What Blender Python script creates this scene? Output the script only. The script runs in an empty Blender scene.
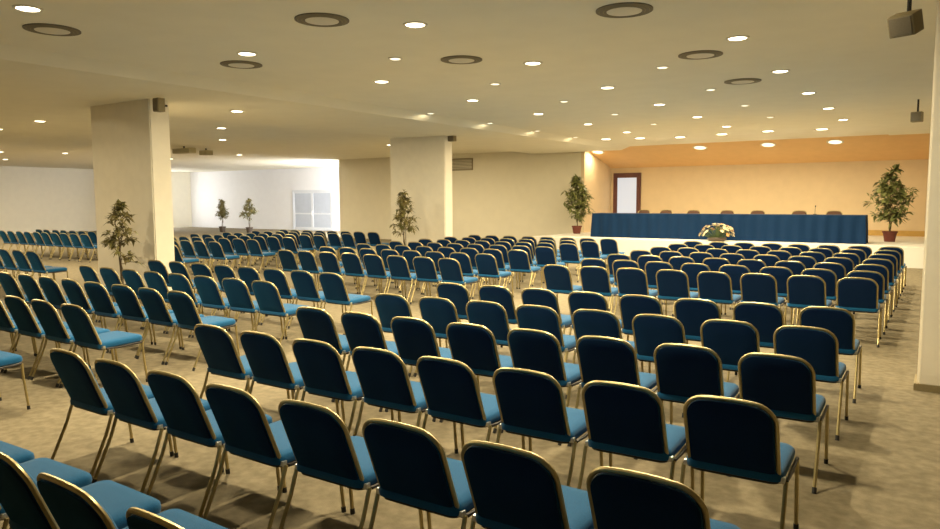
import bpy, bmesh, math, random
from mathutils import Vector, Matrix
random.seed(7)
SC = bpy.context.scene
COL = SC.collection

# ------------------------------------------------------------------ camera
F_PX, YAW, PITCH, ROLL, EYE = 716.26, .58302, .090581, -.003928, 1.89
cy_, sy_ = math.cos(YAW), math.sin(YAW)
FWD = Vector((-sy_*math.cos(PITCH), cy_*math.cos(PITCH), -math.sin(PITCH)))
RGT = Vector((cy_, sy_, 0)); UPV = RGT.cross(FWD)
R2 = RGT*math.cos(ROLL) + UPV*math.sin(ROLL)
U2 = -RGT*math.sin(ROLL) + UPV*math.cos(ROLL)
cam = bpy.data.objects.new('camera', bpy.data.cameras.new('camera'))
COL.objects.link(cam)
cam.data.sensor_width = 36; cam.data.lens = F_PX*36/940
cam.data.clip_start = .02; cam.data.clip_end = 200
m = Matrix((R2, U2, -FWD)).transposed().to_4x4()
m.translation = (0, 0, EYE)
cam.matrix_world = m
SC.camera = cam

def px(x, y, z):                       # where a point of the room lands in the photo
    d = Vector((x, y, z-EYE)); w = d.dot(FWD)
    if w < .05: return None
    return 470+F_PX*d.dot(R2)/w, 264.5-F_PX*d.dot(U2)/w
def at_z(u, v, z):
    d = FWD + R2*((u-470)/F_PX) - U2*((v-264.5)/F_PX)
    return Vector((0, 0, EYE)) + d*((z-EYE)/d.z)
def at_y(u, v, y):
    d = FWD + R2*((u-470)/F_PX) - U2*((v-264.5)/F_PX)
    return Vector((0, 0, EYE)) + d*(y/d.y)

# ------------------------------------------------------------------ world, exposure
w = bpy.data.worlds.new('world'); SC.world = w; w.use_nodes = True
w.node_tree.nodes['Background'].inputs[0].default_value = (.8, .85, 1, 1)
w.node_tree.nodes['Background'].inputs[1].default_value = .1
SC.view_settings.view_transform = 'Standard'; SC.view_settings.look = 'None'
SC.view_settings.gamma = 1; SC.view_settings.use_curve_mapping = False
SC.view_settings.exposure = 0.0
LAMP_COL = (1.0, .835, .535)
P_MAIN, P_SMALL, P_BAY, P_STAGE, P_SOFFIT = 124, 26, 165, 45, 31
EMIT = 9.0

# ------------------------------------------------------------------ materials
def mat(name, col, rough=.6, metal=0, noise=0, nscale=20, bump=0, bscale=200, spec=.5, sheen=0, col2=None, detail=4):
    M = bpy.data.materials.new(name); M.use_nodes = True
    nt = M.node_tree; b = nt.nodes['Principled BSDF']
    b.inputs['Base Color'].default_value = (*col, 1)
    b.inputs['Roughness'].default_value = rough
    b.inputs['Metallic'].default_value = metal
    b.inputs['Specular IOR Level'].default_value = spec
    if sheen:
        b.inputs['Sheen Weight'].default_value = sheen
        b.inputs['Sheen Roughness'].default_value = .5
    tc = nt.nodes.new('ShaderNodeTexCoord')
    if noise or col2:
        n = nt.nodes.new('ShaderNodeTexNoise'); n.inputs['Scale'].default_value = nscale
        n.inputs['Detail'].default_value = detail
        nt.links.new(tc.outputs['Object'], n.inputs['Vector'])
        r = nt.nodes.new('ShaderNodeValToRGB')
        c2 = col2 if col2 else tuple(c*(1-noise) for c in col)
        r.color_ramp.elements[0].position = .35; r.color_ramp.elements[1].position = .65
        r.color_ramp.elements[0].color = (*c2, 1); r.color_ramp.elements[1].color = (*col, 1)
        nt.links.new(n.outputs['Fac'], r.inputs['Fac'])
        nt.links.new(r.outputs['Color'], b.inputs['Base Color'])
    if bump:
        n2 = nt.nodes.new('ShaderNodeTexNoise'); n2.inputs['Scale'].default_value = bscale
        nt.links.new(tc.outputs['Object'], n2.inputs['Vector'])
        bp = nt.nodes.new('ShaderNodeBump'); bp.inputs['Strength'].default_value = bump
        bp.inputs['Distance'].default_value = .004
        nt.links.new(n2.outputs['Fac'], bp.inputs['Height'])
        nt.links.new(bp.outputs['Normal'], b.inputs['Normal'])
    return M
def emit(name, col, s):
    M = bpy.data.materials.new(name); M.use_nodes = True
    b = M.node_tree.nodes['Principled BSDF']
    b.inputs['Base Color'].default_value = (.8, .8, .8, 1)
    b.inputs['Emission Color'].default_value = (*col, 1)
    b.inputs['Emission Strength'].default_value = s
    return M
M_WALL = mat('wall_paint', (.80, .75, .61), .75, noise=.03, nscale=3, bump=.06, bscale=90, spec=.25)
M_CEIL = mat('ceiling_paint', (.88, .835, .69), .8, noise=.03, nscale=2, bump=.05, bscale=60, spec=.2)
M_COLUMN = mat('column_plaster', (.86, .80, .67), .7, noise=.04, nscale=5, bump=.08, bscale=70, spec=.25)
M_ORANGE = mat('orange_paint', (.77, .62, .41), .7, noise=.04, nscale=3, spec=.25)
M_SOFFIT = mat('deep_orange_paint', (.82, .54, .26), .7, noise=.04, nscale=3, spec=.25)
M_COOL = mat('white_paint', (.86, .86, .88), .7, noise=.02, nscale=3, spec=.25)
M_PODIUM = mat('podium_white', (.82, .80, .74), .5, noise=.03, nscale=4)
M_FLOOR = mat('carpet', (.255, .215, .14), .85, col2=(.18, .15, .095), nscale=12, bump=.5, bscale=160, spec=.2, detail=9)
M_FABRIC = mat('blue_upholstery', (.006, .11, .27), .85, noise=.25, nscale=160, bump=.3, bscale=500, spec=.2, sheen=.15)
M_BROWN = mat('brown_upholstery', (.10, .05, .03), .7, noise=.2, nscale=120, spec=.3)
M_BACKSHADE = mat('shaded_back_fabric', (.002, .011, .055), .85, noise=.25, nscale=160, bump=.3, bscale=500, spec=.12, sheen=.35)  # upholstery of the chair backs with their shade put into the colour
M_BACKSHADE.node_tree.nodes['Principled BSDF'].inputs['Sheen Tint'].default_value = (.05, .45, .8, 1)
M_BRASS = mat('brass_tube', (.50, .41, .20), .38, metal=.8, noise=.12, nscale=40)
M_DARKMETAL = mat('dark_steel', (.035, .03, .028), .45, metal=.5, noise=.1, nscale=50)
M_CHROME = mat('steel_plate', (.75, .75, .72), .3, metal=.9, noise=.05, nscale=40)
M_RUBBER = mat('black_rubber', (.02, .02, .02), .7, noise=.1, nscale=50)
M_CLOTH = mat('blue_cloth', (.002, .023, .075), .8, noise=.2, nscale=60, spec=.15, sheen=.05)
M_TRIM = mat('lamp_trim', (.75, .70, .58), .5, noise=.05, nscale=30)
M_LENS = emit('lamp_lens', (1, .86, .6), EMIT)
M_LENS_DIM = emit('lamp_lens_dim', (1, .86, .6), 1.7)
M_GRILLE = mat('grille_grey', (.17, .14, .09), .6, noise=.1, nscale=60)
M_SPK = mat('speaker_olive', (.26, .21, .11), .6, noise=.1, nscale=60)
M_PROJ = mat('beige_plastic', (.42, .37, .22), .5, noise=.05, nscale=20)
M_LEAF = mat('fig_leaf', (.16, .155, .045), .55, col2=(.26, .21, .08), nscale=6)
M_LEAF2 = mat('palm_leaf', (.25, .26, .085), .5, col2=(.15, .175, .055), nscale=6)
M_BARK = mat('bark', (.12, .085, .04), .85, noise=.4, nscale=40, bump=.4)
M_POT = mat('terracotta_pot', (.15, .035, .022), .6, noise=.15, nscale=15)
M_POT2 = mat('dark_pot', (.07, .05, .035), .6, noise=.15, nscale=15)
M_SOIL = mat('soil', (.04, .028, .016), .95, noise=.4, nscale=40)
M_GOLDTRIM = mat('gold_skirting', (.60, .38, .10), .5, noise=.08, nscale=10)
M_FRAME = mat('mahogany_frame', (.13, .045, .04), .5, noise=.25, nscale=12)
M_PANE = emit('frosted_daylight', (.80, .88, 1.0), .55)
M_SKYPANE = emit('sky_pane', (.95, .96, 1.0), 26.0)
M_FILLPANE = emit('recess_fill_glow', (.95, .96, 1.0), 6.0)  # glow for the added pane at the left of the recess
M_PANE.node_tree.nodes['Principled BSDF'].inputs['Base Color'].default_value = (.35, .37, .42, 1)
M_DOORW = mat('white_door', (.70, .73, .78), .45, noise=.03, nscale=8)
M_DOORGLASS = mat('door_glass', (.52, .57, .66), .2, noise=.05, nscale=4)
M_DARKWALL = mat('dark_wood_panelling', (.06, .045, .03), .7, noise=.3, nscale=6)
M_WOODTOP = mat('wood_top', (.30, .18, .09), .5, noise=.3, nscale=14)
M_FLW = mat('cream_petal', (.85, .70, .42), .6, noise=.12, nscale=30)
M_FLW2 = mat('white_petal', (.85, .82, .74), .6, noise=.08, nscale=30)
M_FLY = mat('orange_petal', (.72, .36, .10), .6, noise=.12, nscale=30)
M_GREEN = mat('stem_green', (.08, .12, .03), .6, noise=.2, nscale=20)

# ------------------------------------------------------------------ mesh helpers
def box(bm, x0, x1, y0, y1, z0, z1):
    v = [bm.verts.new((x, y, z)) for z in (z0, z1) for y in (y0, y1) for x in (x0, x1)]
    for f in ((0,2,3,1),(4,5,7,6),(0,1,5,4),(2,6,7,3),(0,4,6,2),(1,3,7,5)):
        bm.faces.new([v[i] for i in f])
def bevel_all(bm, w, seg=2):
    bmesh.ops.bevel(bm, geom=list(bm.edges), offset=w, segments=seg, affect='EDGES', profile=.6)
def tube(bm, pts, r, n=8, r1=None, cap=True, squash=None):
    pts = [Vector(p) for p in pts]; rings = []; prev = None
    for i, p in enumerate(pts):
        t = (pts[min(i+1, len(pts)-1)] - pts[max(i-1, 0)]).normalized()
        if prev is None:
            a = Vector((0, 1, 0)) if abs(t.y) < .8 else Vector((1, 0, 0))
            u = (a - t*a.dot(t)).normalized()
        else:
            u = (prev - t*prev.dot(t)).normalized()
        prev = u; v = t.cross(u)
        rr = r if r1 is None else r+(r1-r)*i/(len(pts)-1)
        rings.append([bm.verts.new(p+(u*math.cos(2*math.pi*k/n)+v*math.sin(2*math.pi*k/n))*rr) for k in range(n)])
    for a, b in zip(rings, rings[1:]):
        for k in range(n):
            bm.faces.new((a[k], a[(k+1) % n], b[(k+1) % n], b[k]))
    if cap:
        bm.faces.new(rings[0][::-1]); bm.faces.new(rings[-1])
def layers(bm, rings):
    vs = [[bm.verts.new(p) for p in r] for r in rings]
    n = len(vs[0])
    for a, b in zip(vs, vs[1:]):
        for k in range(n):
            bm.faces.new((a[k], a[(k+1) % n], b[(k+1) % n], b[k]))
    bm.faces.new(vs[0][::-1]); bm.faces.new(vs[-1])
def lathe(bm, prof, n=24, c=(0, 0, 0)):
    layers(bm, [[(c[0]+r*math.cos(2*math.pi*k/n), c[1]+r*math.sin(2*math.pi*k/n), c[2]+z) for k in range(n)] for r, z in prof])
def obj(name, bm, material, parent=None, smooth=True, loc=None):
    bmesh.ops.recalc_face_normals(bm, faces=bm.faces)
    me = bpy.data.meshes.new(name); bm.to_mesh(me); bm.free()
    me.materials.append(material)
    if smooth:
        for p in me.polygons: p.use_smooth = True
        try: me.set_sharp_from_angle(angle=math.radians(40))
        except Exception: pass
    o = bpy.data.objects.new(name, me); COL.objects.link(o)
    if parent: o.parent = parent
    if loc: o.location = loc
    return o
def tag(o, label, cat, group=None):
    o['label'] = label; o['category'] = cat
    if group: o['group'] = group
    return o
def thing(name, label, cat, loc=(0, 0, 0), rz=0, group=None):
    o = bpy.data.objects.new(name, None); COL.objects.link(o)
    o.location = loc; o.rotation_euler = (0, 0, rz); o.empty_display_size = .2
    return tag(o, label, cat, group)
def struct(name, boxes, material, parent=None, label=None):
    bm = bmesh.new()
    for b in boxes: box(bm, *b)
    o = obj(name, bm, material, parent, smooth=False)
    if parent is None: o['kind'] = 'structure'
    if label: o['label'] = label
    return o
def copy_tree(o, parent=None):
    c = o.copy(); COL.objects.link(c)
    if parent: c.parent = parent
    for ch in o.children: copy_tree(ch, c)
    return c
ORD = ['first', 'second', 'third', 'fourth', 'fifth', 'sixth', 'seventh', 'eighth', 'ninth', 'tenth', 'eleventh', 'twelfth', 'thirteenth', 'fourteenth']

# ------------------------------------------------------------------ room shell
ZC, ZB = 3.89, 3.76                    # ceiling, underside of the beams
XL, XR, YB, YF, YN, YR = -45.0, 9.0, -5.0, 26.5, 29.3, 32.0
struct('floor', [(XL-.2, XR+.2, YB-.2, YR+.2, -.2, 0)], M_FLOOR)
struct('ceiling', [(XL-.2, XR+.2, YB-.2, YR+.2, ZC, ZC+.2)], M_CEIL)
bm = bmesh.new()                       # beam with a sloping inner face
v = [bm.verts.new((x, y, z)) for y in (YB, YF) for x, z in ((-14.3, ZC), (-10.12, ZC), (-10.48, ZB), (-14.3, ZB))]
for f in ((0,1,2,3),(7,6,5,4),(0,4,5,1),(1,5,6,2),(2,6,7,3),(3,7,4,0)): bm.faces.new([v[k] for k in f])
box(bm, XL, -14.3, 4.4, 8.35, ZB, ZC)
tb = obj('trim_1', bm, M_CEIL, smooth=False); tb['kind'] = 'structure'; tb['label'] = 'dropped ceiling beam running over the left columns'
struct('trim_2', [(-1.55, 2.4, YB, YF, ZC-.025, ZC)], M_CEIL, label='dropped ceiling beam over the right columns')
struct('wall_front', [(-25.3, -12.15, YF, YF+.15, 0, ZC), (.3, XR, YF, YF+.15, 0, ZC)], M_WALL)

struct('wall_recess', [(XL, -25.15, YR, YR+.15, 0, ZC)], M_COOL, label='white wall of the recess lit by daylight')
struct('wall_return', [(-25.3, -25.15, YF+.15, YF+.5, 0, ZC), (-25.3, -25.15, YR-.3, YR, 0, ZC),
                       (-25.3, -25.15, YF+.5, YR-.3, 0, .4), (-25.3, -25.15, YF+.5, YR-.3, 3.5, ZC)], M_COOL)
struct('window_1', [(-25.26, -25.2, YF+.5, YR-.3, .4, 3.5)], M_SKYPANE)
struct('wall_light_block', [(XL, -39.8, YF, YF+.15, 0, ZC)], M_WALL)  # added unseen wall piece, keeps the recess light off the hall
struct('recess_fill_pane', [(XL+.0, XL+.05, YF+.6, 30.2, .4, 3.5)], M_FILLPANE)  # unseen glowing pane, added to fill the recess wall from the left
struct('wall_left', [(XL-.15, XL, YB, YR+.15, 0, ZC)], M_WALL)
struct('wall_right', [(XR, XR+.15, YB, YF, 0, ZC)], M_WALL)
struct('wall_back', [(XL, XR, YB-.15, YB, 0, ZC)], M_DARKWALL)
struct('wall_stage', [(-12.15, .45, YN, YN+.15, 0, ZC)], M_ORANGE, label='orange rear wall of the stage niche')
struct('wall_niche_left', [(-12.15, -12.0, YF+.0, YN, 0, ZC)], M_ORANGE)
struct('wall_niche_right', [(.3, .45, YF+.15, YN, 0, ZC)], M_ORANGE)
bm = bmesh.new()                       # sloping soffit over the stage
v = [bm.verts.new(p) for p in ((-12.0, YF, ZC), (.3, YF, ZC), (.3, YN, 3.2), (-12.0, YN, 3.2),
                               (-12.0, YF, ZC+.05), (.3, YF, ZC+.05), (.3, YN, ZC+.05), (-12.0, YN, ZC+.05))]
for f in ((0,1,2,3),(4,7,6,5),(0,4,5,1),(1,5,6,2),(2,6,7,3),(3,7,4,0)): bm.faces.new([v[i] for i in f])
so = obj('ceiling_soffit', bm, M_SOFFIT, smooth=False); so['kind'] = 'structure'; so['label'] = 'sloping orange soffit over the stage'
# stage podium
pod = struct('podium', [(-12.35, .3, 22.6, YF, 0, .55), (-12.0, .3, YF, YN, 0, .55)], M_PODIUM, label='white stage podium')
struct('baseboard_stage', [(-12.0, .3, YN-.03, YN, .55, .74)], M_GOLDTRIM)
# columns
def column(x0, x1, y0, y1, top=ZB):
    bm = bmesh.new(); box(bm, x0, x1, y0, y1, 0, top)
    bmesh.ops.bevel(bm, geom=[e for e in bm.edges if abs(e.verts[0].co.z-e.verts[1].co.z) > 1], offset=.02, segments=2, affect='EDGES')
    o = obj('column', bm, M_COLUMN, smooth=False); o['kind'] = 'structure'
    b = bmesh.new(); box(b, x0-.025, x1+.025, y0-.025, y1+.025, 0, .07)
    obj('plinth', b, M_SPK, o, smooth=False)
    return o
column(-14.3, -12.3, 7.94, 8.35)
column(-14.4, -12.32, 17.35, 17.75)
column(-.14, 1.9, 8.2, 8.6, ZC-.025)
column(-.13, 1.9, 17.35, 17.75, ZC-.025)
# door in the white recess wall
def leafed_door(name, x0, x1, y, z1, mframe, mleaf, mglass, leaves, z0=0, mull=1):
    fr = struct(name, [(x0, x0+.09, y-.06, y, z0, z1), (x1-.09, x1, y-.06, y, z0, z1), (x0+.09, x1-.09, y-.06, y, z1-.09, z1)], mframe)
    n = leaves; w_ = (x1-x0-.18)/n
    for k in range(n):
        a = x0+.09+k*w_
        L = struct('door_leaf', [(a, a+.1, y-.045, y-.005, z0, z1-.09), (a+w_-.1, a+w_, y-.045, y-.005, z0, z1-.09),
                                 (a+.1, a+w_-.1, y-.045, y-.005, z0, z0+.2), (a+.1, a+w_-.1, y-.045, y-.005, z1-.2, z1-.09),
                                 (a+.1, a+w_-.1, y-.045, y-.005, z0+1.0, z0+1.09)], mleaf, fr)
        struct('pane', [(a+.1, a+w_-.1, y-.03, y-.015, z0+.2, z1-.2)], mglass, L)
        b = bmesh.new(); tube(b, [(a+(w_-.05 if k == 0 else .05), y-.09, z0+.95), (a+(w_-.05 if k == 0 else .05), y-.09, z0+1.2)], .012)
        obj('handle', b, M_CHROME, L)
    return fr
a = at_y(293, 200, YR); b = at_y(333, 200, YR)
leafed_door('door_2', a.x, b.x, YR, at_y(313, 190, YR).z, M_DOORW, M_DOORW, M_DOORGLASS, 2)
# mahogany framed glazed door in the orange wall
a = at_y(614, 190, YN); b = at_y(641, 190, YN); zt = at_y(628, 173, YN).z
d1 = struct('door_1', [(a.x, a.x+.17, YN-.08, YN, .55, zt), (b.x-.17, b.x, YN-.08, YN, .55, zt), (a.x+.17, b.x-.17, YN-.08, YN, zt-.2, zt)], M_FRAME)
struct('pane', [(a.x+.17, b.x-.17, YN-.04, YN-.01, .55, zt-.2)], M_PANE, d1, label='frosted white glass with daylight behind')

# ------------------------------------------------------------------ ceiling lights
def make_light(name, r, lens_m, power, size, spread=180):
    t = thing(name, '', 'ceiling light')
    b = bmesh.new(); lathe(b, [(r*.78, -.001), (r*.80, -.012), (r, -.010), (r*1.02, 0)], 20)
    # ring only: drop the caps so the lens shows
    for f in [f for f in b.faces if len(f.verts) > 4]: b.faces.remove(f)
    obj('trim_ring', b, M_TRIM, t)
    b = bmesh.new(); lathe(b, [(r*.79, -.006), (r*.6, -.016), (r*.25, -.021)], 20)
    obj('lens', b, lens_m, t)
    L = bpy.data.lights.new('lamp', 'AREA'); L.shape = 'DISK'; L.size = size; L.energy = power
    L.color = LAMP_COL; L.spread = math.radians(spread)
    lo = bpy.data.objects.new('lamp', L); COL.objects.link(lo); lo.parent = t; lo.location = (0, 0, -.03)
    return t
first = {}
def place_light(kind, x, y, z, label, group, tilt=0):
    spec = {'main': ('downlight', .14, M_LENS, P_MAIN, .2), 'small': ('small_downlight', .10, M_LENS_DIM, P_SMALL, .15),
            'soffit': ('soffit_downlight', .26, M_LENS_DIM, P_SOFFIT, .2, 180),
            'bay': ('downlight', .15, M_LENS, P_BAY, .2, 180), 'stage': ('stage_downlight', .2, M_LENS, P_STAGE, .2, 180)}[kind]
    if kind not in first:
        o = make_light(*spec); first[kind] = o
    else: o = copy_tree(first[kind])
    o.location = (x, y, z); o['label'] = label; o['group'] = group
    if tilt: o.rotation_euler = (tilt, 0, 0)
    return o
for X, y0, nm in ((-2.25, 1.05, 'right'), (-5.15, 1.05, 'middle'), (-8.05, 1.05, 'left')):
    vis = 0
    for k in range(8):
        y = y0+2.82*k
        if y > 21.5: break
        if y < 3: continue
        u = px(X, y, ZC)
        seen = u is not None and 0 < u[0] < 940 and 0 < u[1] < 529
        if seen:
            lab = 'round recessed ceiling light, %s from the camera in the %s line of bright lights' % (ORD[vis], nm); vis += 1
        else: lab = 'round recessed ceiling light in the %s line, overhead above the camera, %s from the rear' % (nm, ORD[k])
        place_light('main', X, y, ZC, lab, 'bright recessed ceiling lights')
for X, nm, y0 in ((-3.68, 'right', 10.93), (-6.6, 'left', 8.1)):
    for k in range(4 if nm == 'right' else 5):
        place_light('small', X, y0+2.72*k, ZC, 'small dim recessed ceiling light, %s from the camera in the %s dim line' % (ORD[k], nm), 'small dim ceiling lights')
for k in range(4):
    place_light('small', -10.05, 13.6+2.62*k, ZC, 'small recessed light beside the ceiling beam, %s from the camera' % ORD[k], 'small lights along the beam edge')
bay = []
for (u, v) in ((10, 112), (40, 121), (65, 153)):
    p = at_z(u, v, ZC); bay.append((p.x, p.y, ZC))
p = at_z(237, 111, ZB); bay.append((p.x, p.y, ZB))
bay += [(-20, 15.5, ZC), (-26, 21, ZC), (-32, 14, ZC), (-31, 21, ZC), (-16.8, 13, ZC),
        (-17, 20.5, ZC), (-18, 22, ZC), (-22, 9.6, ZC), (-27, 10, ZC), (-34, 9.5, ZC), (-18, 4.0, ZC), (-14.6, 3.2, ZC), (-37.5, 16.6, ZC), (-38, 21.4, ZC)]  # the two lamps nearest the rear are unseen, added to brighten column faces
names = ['nearest the left edge of the photo', 'a little right of the left edge', 'brightest above the far left wall',
         'on the beam just right of the left column', 'behind the left column', 'over the pale recess', 'deep in the left bay', 'above the recess doorway side',
         'beside the left column', 'in front of the second column', 'beside the plain front wall',
         'over the left seating', 'over the far left seating', 'close to the left wall', 'added out of view over the left side aisle', 'added out of view to light the left column', 'lowest at the left edge', 'peeking out left of the left column']
for (x, y, z), nm in zip(bay, names):
    place_light('bay', x, y, z, 'round ceiling light in the left bay, %s' % nm, 'ceiling lights of the left bay')
stage = []
for (u, v) in ((606, 139), (640, 138), (680, 137), (722, 134), (768, 131), (822, 129)):
    p = at_z(u, v, ZC); stage.append((p.x, min(p.y, YF-.5)))
for k, (x, y) in enumerate(stage):
    place_light('stage', x, y, ZC, 'warm downlight in front of the orange soffit, %s from the left' % ORD[k], 'stage downlights')

for k, (u, v) in enumerate(((598, 151), (700, 148), (768, 148), (835, 145))):
    q = at_y(u, v, 27.0); x = q.x; y = 27.0
    place_light('soffit', x, y, ZC-(y-YF)/(YN-YF)*(ZC-3.2)-.004, 'warm downlight set in the sloping orange soffit, %s from the left' % ORD[k], 'soffit downlights', tilt=-math.atan2(ZC-3.2, YN-YF))
# ring-shaped air diffusers
def make_diffuser():
    t = thing('air_diffuser', '', 'air vent')
    b = bmesh.new(); lathe(b, [(.30, 0), (.30, -.012), (.19, -.02), (.19, 0)], 28)
    for f in [f for f in b.faces if len(f.verts) > 4]: b.faces.remove(f)
    obj('slotted_ring', b, M_GRILLE, t)
    b = bmesh.new()
    for r in (.22, .265):
        tube(b, [(r*math.cos(a_), r*math.sin(a_), -.018+(.02 if 0 else (r-.19)*.07)) for a_ in [2*math.pi*k/28 for k in range(29)]], .006, 4)
    obj('ring_vane', b, M_SPK, t)
    b = bmesh.new(); lathe(b, [(.185, 0), (.185, -.02), (.16, -.026), (.05, -.028)], 28)
    obj('centre_plate', b, M_TRIM, t)
    return t
dif = [((-2.93, 7.44), 'at the top right of the photo'), ((-2.93, 10.3), 'beside the bright lights on the right'), ((-2.97, 13.0), 'farthest on the right'),
       ((-5.87, 5.93), 'at the top left of centre'), ((-5.87, 8.7), 'in the centre of the ceiling'),
       ((-8.8, 4.49), 'in the upper left corner of the photo'), ((-8.75, 7.16), 'below the light on the left')]
for k, ((x, y), nm) in enumerate(dif):
    D = make_diffuser() if k == 0 else copy_tree(D0)
    if k == 0: D0 = D
    D.location = (x, y, ZC); D['label'] = 'round slotted air diffuser %s' % nm; D['group'] = 'round ceiling air diffusers'

# speakers, grilles
def speaker(loc, rz, tilt, w_, h_, d_, label, up=.2, side=None):
    t = thing('loudspeaker', label, 'loudspeaker', loc, rz)
    b = bmesh.new(); box(b, -w_/2, w_/2, -d_/2, d_/2, -h_/2, h_/2); bevel_all(b, .012)
    R = Matrix.Rotation(tilt, 4, 'X'); bmesh.ops.transform(b, matrix=R, verts=b.verts)
    c = obj('cabinet', b, M_SPK, t)
    b = bmesh.new(); box(b, -w_*.42, w_*.42, d_/2, d_/2+.012, -h_*.42, h_*.42); bevel_all(b, .004)
    bmesh.ops.transform(b, matrix=R, verts=b.verts)
    obj('front_grille', b, M_GRILLE, t)
    b = bmesh.new()
    if side: tube(b, [(0, 0, 0), (side[0], side[1], side[2])], .018)
    else: tube(b, [(0, 0, 0), (0, -d_*.3, h_*.4), (0, -d_*.3, up)], .018)
    obj('bracket', b, M_DARKMETAL, t)
    return t
speaker((-.33, 7.0, 3.31), math.radians(160), math.radians(-22), .20, .17, .18, 'olive loudspeaker hanging from the ceiling beside the right column', up=ZC-3.31)
p = at_y(159, 105, 7.8)
speaker((p.x, 7.8, p.z), math.radians(180), 0, .16, .24, .14, 'small brown loudspeaker high on the left column corner', side=(0, -.16, 0))
p = at_y(452, 138, 17.6)
speaker((p.x, 17.6, p.z), math.radians(180), 0, .22, .2, .16, 'small loudspeaker high beside the middle column', side=(.26, .0, 0))
p = at_y(917, 117, 17.2)
speaker((p.x, 17.2, p.z), math.radians(170), 0, .2, .2, .16, 'small loudspeaker under the ceiling at the right edge', up=max(.12, ZC-p.z))
def grille(u0, u1, v0, v1, Y, label):
    A = at_y(u0, v0, Y); B = at_y(u1, v1, Y)
    t = thing('wall_vent', label, 'air vent', ((A.x+B.x)/2, Y, (A.z+B.z)/2))
    w_, h_ = (B.x-A.x)/2, (A.z-B.z)/2
    b = bmesh.new()
    for q in ((-w_, w_, -.04, 0, h_-.04, h_), (-w_, w_, -.04, 0, -h_, -h_+.04), (-w_, -w_+.04, -.04, 0, -h_+.04, h_-.04), (w_-.04, w_, -.04, 0, -h_+.04, h_-.04)): box(b, *q)
    obj('frame', b, M_SPK, t, smooth=False)
    b = bmesh.new(); n = 7
    for k in range(n):
        z = -h_+.04+(2*h_-.08)*(k+.5)/n; box(b, -w_+.04, w_-.04, -.03, -.005, z-.012, z+.012)
    obj('louvre', b, M_SPK, t, smooth=False)
grille(450, 473, 159, 170, YF, 'dark rectangular air grille high on the front wall')
# ceiling mounted boxes at the far left
for (u, v, nm, ww) in ((184, 149, 'wide grey ceiling box before the white recess, left of two', .5), (206, 151, 'small grey ceiling box before the white recess, right of two', .22)):
    p = at_z(u, v, ZC-.1)
    t = thing('ceiling_projector', nm, 'projector', (p.x, p.y, ZC))
    b = bmesh.new(); box(b, -ww, ww, -.15, .15, -.26, -.08); bevel_all(b, .015); obj('body', b, M_PROJ, t)
    b = bmesh.new(); tube(b, [(0, 0, 0), (0, 0, -.09)], .03); obj('mount', b, M_DARKMETAL, t)

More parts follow.
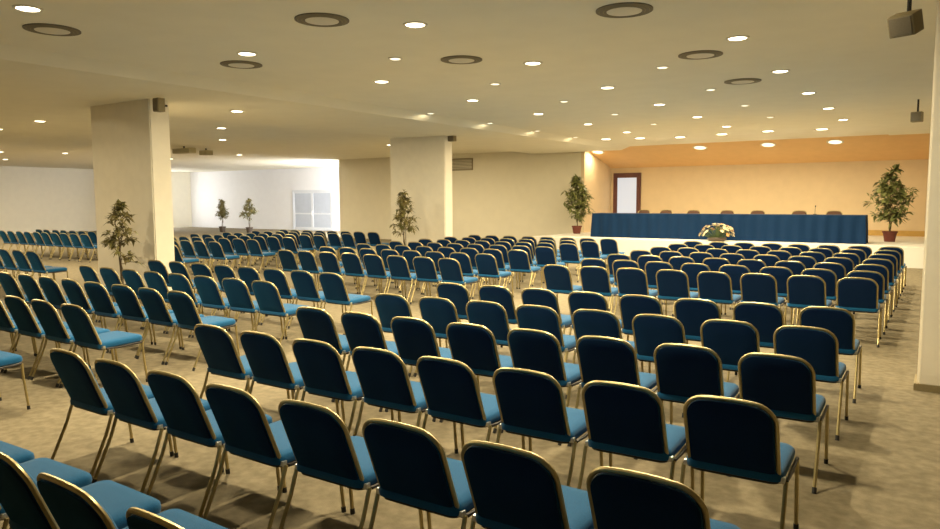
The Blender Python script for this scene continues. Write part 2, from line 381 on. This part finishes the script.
# ------------------------------------------------------------------ chairs
def outline(hw, hh, rc, arch=0, n=7, rb=None):
    """rounded rectangle (x, z) counter-clockwise, centre 0, top gently arched; starts bottom right"""
    P = []; rb = rc if rb is None else rb
    for cx, cz, a0, r in ((hw-rb, -hh+rb, -90, rb), (hw-rc, hh-rc, 0, rc), (-hw+rc, hh-rc, 90, rc), (-hw+rb, -hh+rb, 180, rb)):
        for k in range(n):
            t = math.radians(a0+90*k/(n-1)); P.append([cx+r*math.cos(t), cz+r*math.sin(t)])
        if a0 == 0:
            for s in (.5, .17, -.17, -.5): P.append([(hw-rc)*s/.75, hh])
    for q in P:
        if q[1] > 0: q[1] += arch*(1-(q[0]/hw)**2)*max(0, q[1]/hh) - arch*.3*max(0, q[1]/hh)
    return P
HT = .855
def make_chair(name, height=HT, fab=None, with_feet=True):
    fab = fab or M_FABRIC
    t = thing(name, '', 'chair')
    # seat: cushion with crowned top
    b = bmesh.new(); O = outline(.252, .24, .055)
    def ring(s, z, ds=0): return [(x*s, .045+y*s, z+.03*(y*s+.2)) for x, y in O]
    layers(b, [ring(.93, .425), ring(.99, .432), ring(1, .452), ring(.985, .473), ring(.93, .487), ring(.72, .495), ring(.35, .498)])
    obj('seat', b, fab, t)
    b = bmesh.new(); layers(b, [ring(.86, .408), ring(.92, .412), ring(.92, .424)])
    obj('seat_base', b, M_DARKMETAL, t)
    # backrest
    zb, zt = .445, height-.012
    hh = (zt-zb)/2; zm = (zb+zt)/2
    O = outline(.217, hh, .085, arch=.022, rb=.035)
    def lean(x, y, z):                       # z about the mid height
        Z = zm+z; k = (Z-.44)/(height-.44)
        return (x, -.155-.145*k-.02*k*k+y, Z)
    def br(s, y): return [lean(x*s, y, z*s) for x, z in O]
    b = bmesh.new()
    layers(b, [br(.5, -.021), br(.93, -.020), br(.985, -.013), br(1, 0), br(.985, .016), br(.93, .028), br(.7, .036), br(.35, .039)])
    obj('backrest', b, fab, t)
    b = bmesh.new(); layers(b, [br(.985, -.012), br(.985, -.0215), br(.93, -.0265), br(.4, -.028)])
    obj('added_back_panel', b, M_BACKSHADE if fab is M_FABRIC else fab, t)  # added rear layer; on blue chairs it carries the painted shade
    O2 = outline(.228, hh+.011, .094, arch=.022, rb=.04)
    path = [lean(x, 0, z) for x, z in O2]
    st = path[6:-6]                           # from right side up over the top and down the left
    b = bmesh.new(); tube(b, [(.232, -.145, .425)]+st+[(-.232, -.145, .425)], .0115, 8)
    obj('back_frame', b, M_BRASS, t)
    for s in (1, -1):
        b = bmesh.new(); tube(b, [(s*.262, -.15, .43), (s*.262, -.20, .29), (s*.264, -.335, .004)], .0115, 8); lr = obj('leg', b, M_BRASS, t)
        b2 = bmesh.new(); tube(b2, [(s*.262, .25, .43), (s*.262, .257, .30), (s*.264, .287, .004)], .0115, 8); lf = obj('leg', b2, M_BRASS, t)
        if with_feet:
            for o_, y_ in ((lr, -.335), (lf, .287)):
                b3 = bmesh.new(); tube(b3, [(s*.264, y_+(.016 if y_ < 0 else -.004), .035), (s*.264, y_, 0)], .0145, 8); obj('foot_cap', b3, M_RUBBER, o_)
        b = bmesh.new(); tube(b, [(s*.230, -.15, .425), (s*.262, -.13, .425), (s*.262, .0, .42), (s*.262, .25, .43)], .0105, 8)
        obj('side_rail', b, M_DARKMETAL, t)
        b = bmesh.new(); box(b, s*.246-.014, s*.246+.014, -.170, -.140, .425, .455); bevel_all(b, .003)
        obj('link_bracket', b, M_CHROME, t)
    return t
proto = make_chair('banquet_chair'); proto_used = False
far = None
def clear_of_view(x, y):
    us = [px(x+dx, y+dy, z) for dx in (-.24, .24) for dy in (-.3, .27) for z in (0, .86)]
    us = [u for u in us if u]
    if not us: return True
    return max(u[0] for u in us) < 0 or min(u[0] for u in us) > 940 or min(u[1] for u in us) > 529
YA, DQ, DF, PI_, BK = 2.508, 1.188, 2.90, .5856, .305
rowY = [YA-DQ, YA, YA+DQ, YA+2*DQ, YA+3*DQ, YA+4*DQ]
rowY += [rowY[5]+DF+k*DQ for k in range(7)]
rownames = ['the cropped row along the bottom edge', 'the nearest full row', 'the second full row', 'the third full row', 'the fourth full row', 'the last row before the cross aisle'] + \
           ['the first row past the cross aisle'] + ['the %s row past the cross aisle' % ORD[k] for k in range(1, 6)] + ['the frontmost row facing the stage']
used = False
def seat_at(x, y, label, group, rz=0, z=0):
    global used
    o = proto if not used else copy_tree(proto)
    used = True
    o.location = (x+random.uniform(-.008, .008), y+BK+random.uniform(-.012, .012), z)
    o.rotation_euler = (0, 0, rz+math.radians(random.uniform(-1.6, 1.6)))
    o['label'] = label; o['group'] = group
    return o
SHORT = ['cropped bottom-edge row', 'nearest full row', 'second full row', 'third full row', 'fourth full row', 'last row before cross aisle',
         'first row past cross aisle', 'second row past cross aisle', 'third row past cross aisle', 'fourth row past cross aisle', 'fifth row past cross aisle', 'sixth row past cross aisle', 'front row by stage']
SKEW = {2: (-.009,), 3: (-.023,), 4: (-.029,), 5: (-.033,), 6: (-.05,)}
def block(x_right, rows, ncol, side, bname, end, skip=None):
    for j in rows:
        for i in range(ncol):
            x = x_right-PI_*i-(.45 if side == 'L' and j < 6 else 0); y = rowY[j]
            if side == 'R' and j in SKEW: y += SKEW[j][0]*(i-3.5)
            if clear_of_view(x, y+BK) or (skip and skip(x, y)): continue
            pos = 'end blue chair on %s' % end if i == 0 else 'blue chair %s from %s' % (ORD[i], end)
            seat_at(x, y, '%s, %s of %s' % (pos, SHORT[j], bname), 'blue banquet chairs in %s' % bname)
block(-.88, range(0, 13), 8, 'R', 'right block', 'right aisle')
block(-7.14, range(1, 13), 8, 'M', 'middle block', 'its right end')
def behind_column(x, y):
    u = px(x, y+BK, .6); return y > 8.3 and u and 101 < u[0] < 166
block(-15.1, range(3, 13), 8, 'L', 'left block', 'its right end', skip=lambda x, y: behind_column(x, y) or (y > 9 and x/y < -1.72))
for k, Y in enumerate((11.9, 13.1)):
    for i in range(10):
        x = -1.86*11.9-PI_*i
        if clear_of_view(x, Y+BK): continue
        seat_at(x, Y, 'blue chair %s from the left column in the %s row of the far-left block' % (ORD[i], ('near', 'rear')[k]), 'blue banquet chairs in far-left block')

# ------------------------------------------------------------------ stage
PZ = .55
TX0, TX1, TY0, TY1, TZ = -10.42, -1.88, 23.7, 24.5, 1.385
t = thing('conference_table', 'long conference table on the podium hidden under blue cloth', 'table', ((TX0+TX1)/2, 24.1, PZ))
cx0 = (TX0+TX1)/2
b = bmesh.new(); box(b, TX0+.05-cx0, TX1-.05-cx0, -.35, .35, TZ-PZ-.05, TZ-PZ-.015); obj('table_top', b, M_WOODTOP, t, smooth=False)
for sx in (-1, -.34, .34, 1):
    for sy in (-.3, .3):
        b = bmesh.new(); tube(b, [(sx*4.1, sy, 0), (sx*4.1, sy, TZ-PZ-.05)], .025); obj('leg', b, M_DARKMETAL, t)
# cloth: a top sheet and a pleated skirt reaching the podium
b = bmesh.new(); per = []
def edge(p, q, n):
    for k in range(n): per.append((p[0]+(q[0]-p[0])*k/n, p[1]+(q[1]-p[1])*k/n))
edge((TX0, TY0), (TX1, TY0), 170); edge((TX1, TY0), (TX1, TY1), 16); edge((TX1, TY1), (TX0, TY1), 60); edge((TX0, TY1), (TX0, TY0), 16)
cyx, cyy = (TX0+TX1)/2, (TY0+TY1)/2
def skirt(amp, z, out):
    R = []
    s = 0
    for k, (x, y) in enumerate(per):
        nx = -1 if x <= TX0+1e-6 else (1 if x >= TX1-1e-6 else 0); ny = -1 if y <= TY0+1e-6 else (1 if y >= TY1-1e-6 else 0)
        wv = math.sin(k*.9)+.6*math.sin(k*.37+z*3)
        R.append((x+nx*(out+amp*wv*.5), y+ny*(out+amp*wv), z))
    return R
layers(b, [skirt(.030, PZ+.004, .03), skirt(.026, PZ+.3, .022), skirt(.018, PZ+.6, .012), skirt(.006, TZ-.02, .004), skirt(0, TZ-.002, 0),
           [(cyx+(x-cyx)*.995, cyy+(y-cyy)*.95, TZ) for x, y in per]])
for f in [f for f in b.faces if len(f.verts) > 60 and f.calc_center_median().z < PZ+.1]: b.faces.remove(f)
tag(obj('tablecloth', b, M_CLOTH), 'long dark blue tablecloth with pleated skirt on the stage table', 'tablecloth')
# taller brown chairs behind the table
pc = None
for k, u in enumerate((641, 663, 691, 725, 757, 797, 834)):
    p = at_z(u, 211, PZ+.93)
    x = at_y(u, 211, 24.95).x
    if pc is None: pc = make_chair('conference_chair', .92, M_BROWN); o = pc
    else: o = copy_tree(pc)
    o.location = (x, 24.95, PZ); o.rotation_euler = (0, 0, math.pi+math.radians(random.uniform(-8, 8)))
    o['label'] = 'brown chair behind the blue stage table, %s from the left' % ORD[k]; o['group'] = 'brown chairs behind the stage table'
# table microphone
x = at_y(815, 212, 24.2).x
t = thing('microphone', 'small gooseneck microphone standing on the blue stage table', 'microphone', (x, 24.2, TZ))
b = bmesh.new(); lathe(b, [(.06, 0), (.06, .012), (.02, .02)], 16); obj('base', b, M_RUBBER, t)
b = bmesh.new(); tube(b, [(0, 0, .02), (0, .01, .15), (0, .05, .24)], .006, 6); obj('gooseneck', b, M_DARKMETAL, t)
b = bmesh.new(); tube(b, [(0, .045, .235), (0, .075, .275)], .016, 10); obj('capsule', b, M_RUBBER, t)

# flower arrangement on the podium edge
fp = at_y(717, 235, 23.05)
t = thing('flower_arrangement', 'wide cream and orange flower arrangement on the podium before the table', 'flowers', (fp.x, 23.05, PZ))
b = bmesh.new(); lathe(b, [(.20, 0), (.27, .03), (.29, .1), (.27, .12)], 20); obj('bowl', b, M_POT2, t)
rnd = random.Random(3)
bs = bmesh.new(); pet = {0: bmesh.new(), 1: bmesh.new(), 2: bmesh.new()}; heads = []
for k in range(70):
    a_ = rnd.uniform(0, 2*math.pi); el = rnd.uniform(.1, 1.45); R_ = rnd.uniform(.85, 1)
    heads.append((Vector((.56*math.cos(el)*math.cos(a_), .34*math.cos(el)*math.sin(a_), .16+.40*math.sin(el)))*R_, rnd.randint(0, 2) if rnd.random() < .5 else 0))
for p, c in heads:
    tube(bs, [(p.x*.15, p.y*.15, .08), (p.x*.6, p.y*.6, p.z*.75), p], .006, 5)
    M_ = Vector(p).normalized()
    a1 = M_.orthogonal().normalized(); a2 = M_.cross(a1); r = rnd.uniform(.055, .085); B = pet[c]
    cv = B.verts.new(p+M_*.012)
    for q in range(7):
        t0 = 2*math.pi*q/7
        def P(f, rr, h): return B.verts.new(p+(a1*math.cos(t0+f)+a2*math.sin(t0+f))*rr+M_*h)
        B.faces.new((cv, P(-.38, r*.6, .02), P(0, r, .035), P(.38, r*.6, .02)))
obj('stems', bs, M_GREEN, t)
for c, mm, nm in ((0, M_FLW, 'cream_blossoms'), (1, M_FLW2, 'white_blossoms'), (2, M_FLY, 'orange_blossoms')): obj(nm, pet[c], mm, t)

# ------------------------------------------------------------------ plants
def leaf(B, p, d, L, W, droop=.3):
    d = d.normalized(); s = d.cross(Vector((0, 0, 1)))
    s = s.normalized() if s.length > .05 else Vector((1, 0, 0))
    up = s.cross(d)
    A = B.verts.new(p); m1 = p+d*L*.45+up*L*.05; E = B.verts.new(p+d*L-Vector((0, 0, droop*L)))
    l_ = B.verts.new(m1+s*W-up*W*.3); r_ = B.verts.new(m1-s*W-up*W*.3); c_ = B.verts.new(m1)
    B.faces.new((A, l_, c_)); B.faces.new((A, c_, r_)); B.faces.new((l_, E, c_)); B.faces.new((c_, E, r_))
def plant(name, label, x, y, z, H, W, seed, pot, leafm, dense=1.0, narrow=1.6, potr=.2, poth=.34, L=(.10, .17), low=.36):
    rd = random.Random(seed)
    t = thing(name, label, 'plant', (x, y, z), 0, None)
    b = bmesh.new(); lathe(b, [(potr*.72, 0), (potr*.95, poth*.85), (potr*1.06, poth*.86), (potr*1.06, poth), (potr*.92, poth), (potr*.9, poth-.04), (potr*.3, poth-.04)], 22)
    obj('pot', b, pot, t)
    b = bmesh.new(); lathe(b, [(potr*.88, poth-.045), (potr*.86, poth-.02), (potr*.2, poth-.012)], 16); obj('soil', b, M_SOIL, t)
    tr = bmesh.new(); fo = bmesh.new()
    stems = []
    for k in range(3):
        a_ = rd.uniform(0, 6.28)
        pts = [Vector((.03*math.cos(a_+k*2), .03*math.sin(a_+k*2), poth-.05))]
        top = (1.0, .86, .74)[k]*H; n = 8
        for q in range(1, n+1):
            pts.append(Vector((pts[0].x+rd.uniform(-.02, .02)*q*.5+math.cos(a_)*.012*q*k, pts[0].y+rd.uniform(-.02, .02)*q*.5+math.sin(a_)*.012*q*k, poth+(top-poth)*q/n*.97)))
        tube(tr, pts, .02 if k == 0 else .013, 6, r1=.004); stems.append(pts)
    nb = int(58*dense)
    for k in range(nb):
        st = stems[0] if rd.random() < .55 else rd.choice(stems)
        f = rd.uniform(low, .97)*(len(st)-1); i = min(int(f), len(st)-2); p = st[i].lerp(st[i+1], f-i)
        h = p.z/H
        prof = max(.12, min(1, (1.02-h)*narrow))*(1 if h > .45 else max(.35, (h-.15)*3.3))
        a_ = rd.uniform(0, 6.283); ln = W*.5*prof*rd.uniform(.55, 1.1)
        d = Vector((math.cos(a_), math.sin(a_), rd.uniform(.15, .75)))
        e = p+d.normalized()*ln; mid = p.lerp(e, .5)+Vector((0, 0, .05*ln))
        e.z -= .12*ln
        tube(tr, [p, mid, e], .006, 4, r1=.002)
        for q in range(rd.randint(9, 14)):
            g = rd.uniform(.25, 1.0); pp = p.lerp(mid, g*2) if g < .5 else mid.lerp(e, g*2-1)
            dd = Vector((rd.uniform(-1, 1), rd.uniform(-1, 1), rd.uniform(-.6, .5)))+d*.5
            ll = rd.uniform(*L); leaf(fo, pp, dd, ll, ll*.2, rd.uniform(.1, .5))
    obj('branches', tr, M_BARK, t); obj('foliage', fo, leafm, t)
    return t
p = at_z(120, 303, 0)
plant('potted_fig', 'sparse potted fig tree standing before the left column', at_y(119, 230, 7.4).x, 7.4, 0, 1.92, 1.0, 11, M_POT2, M_LEAF, .75)
X2 = at_y(405, 220, 16.6).x
plant('potted_fig', 'dark potted fig tree standing before the middle column', X2, 16.6, 0, 2.2, 1.15, 12, M_POT2, M_LEAF, 1.0, L=(.12, .2))
X3 = at_y(222, 215, 27.6).x; X4 = at_y(249, 215, 27.6).x
plant('potted_fig', 'narrow potted plant by the white recess wall, left of two', X3, 27.6, 0, 2.0, .9, 13, M_POT2, M_LEAF, 1.1, L=(.14, .24))
plant('potted_fig', 'bushier potted plant by the white recess wall, right of two', X4, 27.6, 0, 2.0, 1.25, 14, M_POT2, M_LEAF, .9, L=(.14, .24))
X5 = at_y(577, 210, 25.6).x; X6 = at_y(891, 210, 25.4).x
plant('potted_palm', 'leafy green plant in red pot at left of stage table', X5, 25.6, PZ, 2.25, 1.6, 15, M_POT, M_LEAF2, 1.5, potr=.19, poth=.3, L=(.16, .28), low=.17)
plant('potted_palm', 'leafy green plant in red pot at right of stage table', X6, 25.4, PZ, 2.3, 1.75, 16, M_POT, M_LEAF2, 1.5, potr=.2, poth=.32, L=(.16, .3), low=.17)
